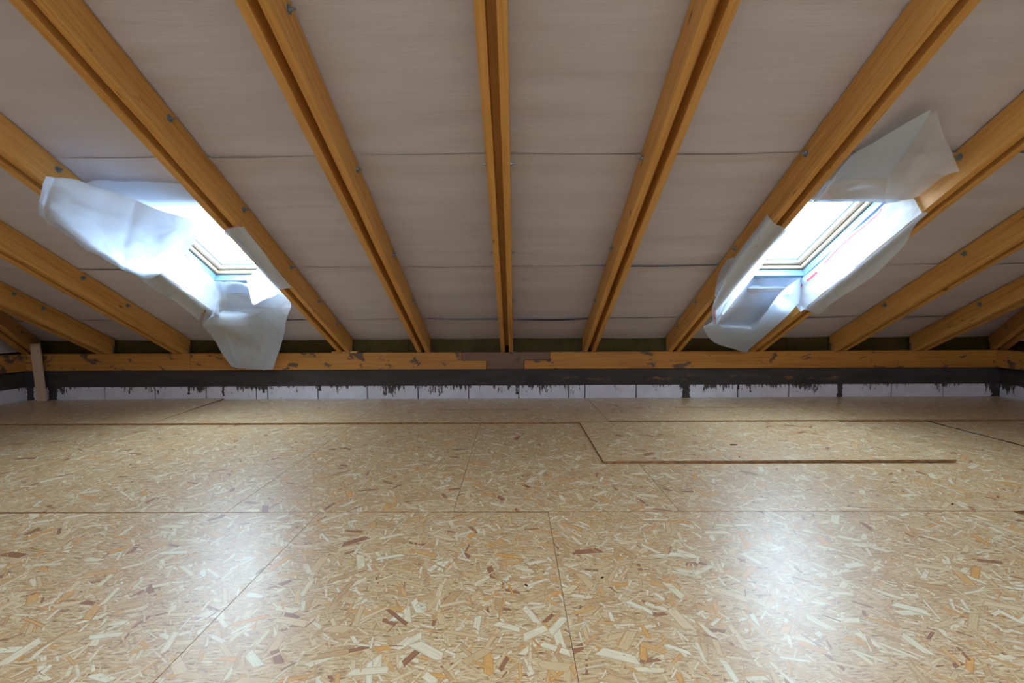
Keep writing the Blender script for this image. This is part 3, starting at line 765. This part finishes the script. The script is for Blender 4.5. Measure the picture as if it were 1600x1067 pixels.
B1c = Patch([  # lower band
  [(1280,300,'X',2.024),(1292,284,.15),(1320,279,.14),(1350,278,.12),(1387,275,.10)],
  [(1268,316,'X',2.024),(1285,300,.18),(1315,298,.18),(1350,297,.16),(1386,294,.11)],
  [(1250,330,'X',2.024),(1275,315,.2),(1310,314,.2),(1350,315,.18),(1384,318,.12)]], xlim=RL, amp=.003, freq=6, seed=10)
bm = bmesh.new()
for p in (B1b, B1c): p.build(bm)
f = tag(obj('plastic_film', bm, M_poly, smooth=True), 'glossy see-through plastic film sagging from the top of the right skylight', 'film')
bm = bmesh.new(); B1.build(bm); obj('folded_layer', bm, M_polyw, f, smooth=True)
XG = 2.864
B2a = Patch([
  [(1222,455,'X',2.845),(1240,444,'X',2.84),(1276,416,'X',2.838),(1311,381,'X',2.838),(1345,352,'X',2.84),(1367,335,'X',2.845),(1384,318,'X',2.85),(1428,308,'X',XG)],
  [(1232,462,'X',XG),(1250,455,'X',XG),(1282,430,'X',XG),(1318,397,'X',XG),(1355,368,'X',XG),(1385,345,'X',XG),(1405,328,'X',XG),(1433,317,'X',XG)],
  [(1247,473,'C',2.868,-.012),(1259,472,'C',2.868,-.012),(1281,456,'C',2.868,-.012),(1328,420,'C',2.868,-.012),(1362,392,'C',2.868,-.012),(1403,363,'C',2.868,-.012),(1427,343,'C',2.868,-.012),(1440,329,'C',2.868,-.012)]], amp=.006, freq=7, seed=11, sharp=True)
B2b = Patch([
  [(1247,473,'C',2.868,-.012),(1259,472,'C',2.868,-.012),(1281,456,'C',2.868,-.012),(1328,420,'C',2.868,-.012),(1362,392,'C',2.868,-.012),(1403,363,'C',2.868,-.012),(1427,343,'C',2.868,-.012),(1440,329,'C',2.868,-.012)],
  [(1251,477,-.012),(1268,480,-.015),(1292,466,-.02),(1340,431,-.02),(1376,402,-.02),(1413,370,-.02),(1433,348,-.02),(1446,331,-.012)],
  [(1255,482,-.02),(1281,490,-.03),(1300,473,-.04),(1352,440,-.05),(1382,415,-.05),(1415,380,-.045),(1428,354,-.03),(1450,333,-.02)]], amp=.004, freq=8, seed=12, sharp=True)
f2 = sheet('membrane_flap', 'long white sheet draped over the rafter along the right side of the right skylight', [B2a, B2b], M_flap, 12, 12)
B2a.mark('red_print', M_redl, f2, 2.3, .35, 5.6, .12, .009, 24)
B2a.mark('red_print', M_redl, f2, 1.5, .55, 1.95, .5, .013)
B2a.mark('red_print', M_redl, f2, .75, 1.25, 1.3, .55, .011)
B3 = Patch([
  [(1160,433,'X',2.05),(1176,433,.268),(1200,434,.268),(1226,434,.268),(1252,433,.26)],
  [(1140,470,'X',2.05),(1160,468,.16),(1185,468,.17),(1212,468,.17),(1238,464,.12)],
  [(1118,498,'X',2.03),(1135,500,.08),(1158,503,.08),(1184,501,.08),(1212,472,.03)],
  [(1103,508,-.01),(1128,510,.0),(1155,512,.0),(1176,512,.0),(1195,492,-.01)],
  [(1099,512,-.03),(1112,521,-.02),(1138,524,-.01),(1169,524,-.01),(1184,508,-.01)],
  [(1106,526,-.04),(1117,535,-.035),(1140,543,-.03),(1165,550,-.022),(1172,540,-.018)]], amp=.006, freq=6, seed=13, folds=(('v', 1.2, .012), ('v', 2.2, -.008)))
B3r = Patch([
  [(1252,432,'X',2.85),(1252,445,'X',2.86),(1251,462,'X',2.86),(1249,474,'X',2.866)],
  [(1223,454,.05),(1232,462,.0),(1240,472,-.01),(1246,475,-.012)],
  [(1205,476,.03),(1215,483,-.005),(1224,490,-.014),(1229,494,-.016)],
  [(1188,500,.0),(1193,508,-.012),(1198,515,-.014),(1200,520,-.016)],
  [(1170,524,-.01),(1169,532,-.014),(1167,541,-.018),(1165,550,-.022)]], amp=.003, freq=8, seed=14)
sheet('membrane_flap', 'bluish white sheet forming a sagging pocket below the right skylight', [B3, B3r], M_flap)
B4 = Patch([
  [(1199,335,'X',1.86),(1203,341,-.010),(1211,349,-.012),(1220,353,-.012),(1229,355,'C',2.022,-.014)],
  [(1175,367,'X',1.85),(1183,370,-.014),(1192,374,-.016),(1200,377,-.016),(1208,380,'C',2.022,-.014)],
  [(1149,402,'X',1.84),(1155,406,-.016),(1162,411,-.018),(1169,414,-.018),(1176,416,'C',2.022,-.014)],
  [(1127,448,'X',1.85),(1130,451,-.018),(1134,455,-.02),(1138,458,-.02),(1142,458,'C',2.022,-.014)],
  [(1113,478,'X',1.87),(1117,481,-.02),(1122,484,-.025),(1127,486,-.025),(1131,480,'X',2.03)],
  [(1114,503,-.06),(1116,507,-.06),(1118,511,-.06),(1121,505,-.055),(1125,498,-.05)]], amp=.003, freq=10, seed=15)
B4b = Patch([
  [(1150,402,'X',1.845),(1143,403,'X',1.845),(1136,406,'X',1.845)],
  [(1140,424,'X',1.847),(1133,423,'X',1.846),(1125,424,'X',1.846)],
  [(1128,446,'X',1.848),(1124,446,'X',1.847),(1119,446,'X',1.847)],
  [(1121,464,'X',1.85),(1119,464,'X',1.848),(1117,463,'X',1.848)]], amp=.001, freq=12, seed=16)
B4c = Patch([
  [(1229,355,'C',2.022,-.014),(1224,362,'X',2.03),(1222,368,'X',2.036)],
  [(1208,380,'C',2.022,-.014),(1204,390,'X',2.032),(1200,402,'X',2.038)],
  [(1176,416,'C',2.022,-.014),(1177,425,'X',2.036),(1177,433,'X',2.042)],
  [(1142,458,'C',2.022,-.014),(1147,464,'X',2.03),(1152,464,'X',2.04)],
  [(1129,484,'X',2.02),(1128,490,'X',2.02),(1130,492,'X',2.03)]], amp=.002, freq=10, seed=17)
f4r = sheet('membrane_flap', 'pinkish white strip wrapped over the rafter left of the right skylight, with red stripes', [B4, B4b, B4c], M_flap)
for dv in (0, .22, .44): B4.mark('red_print', M_redl if dv else M_red, f4r, .4, 4.0+dv, 1.7, 4.35+dv, .005)
B4.mark('red_print', M_redl, f4r, 1.2, .95, 1.5, 1.1, .002); B4.mark('red_print', M_redl, f4r, 1.6, 1.25, 2.0, 1.35, .002)
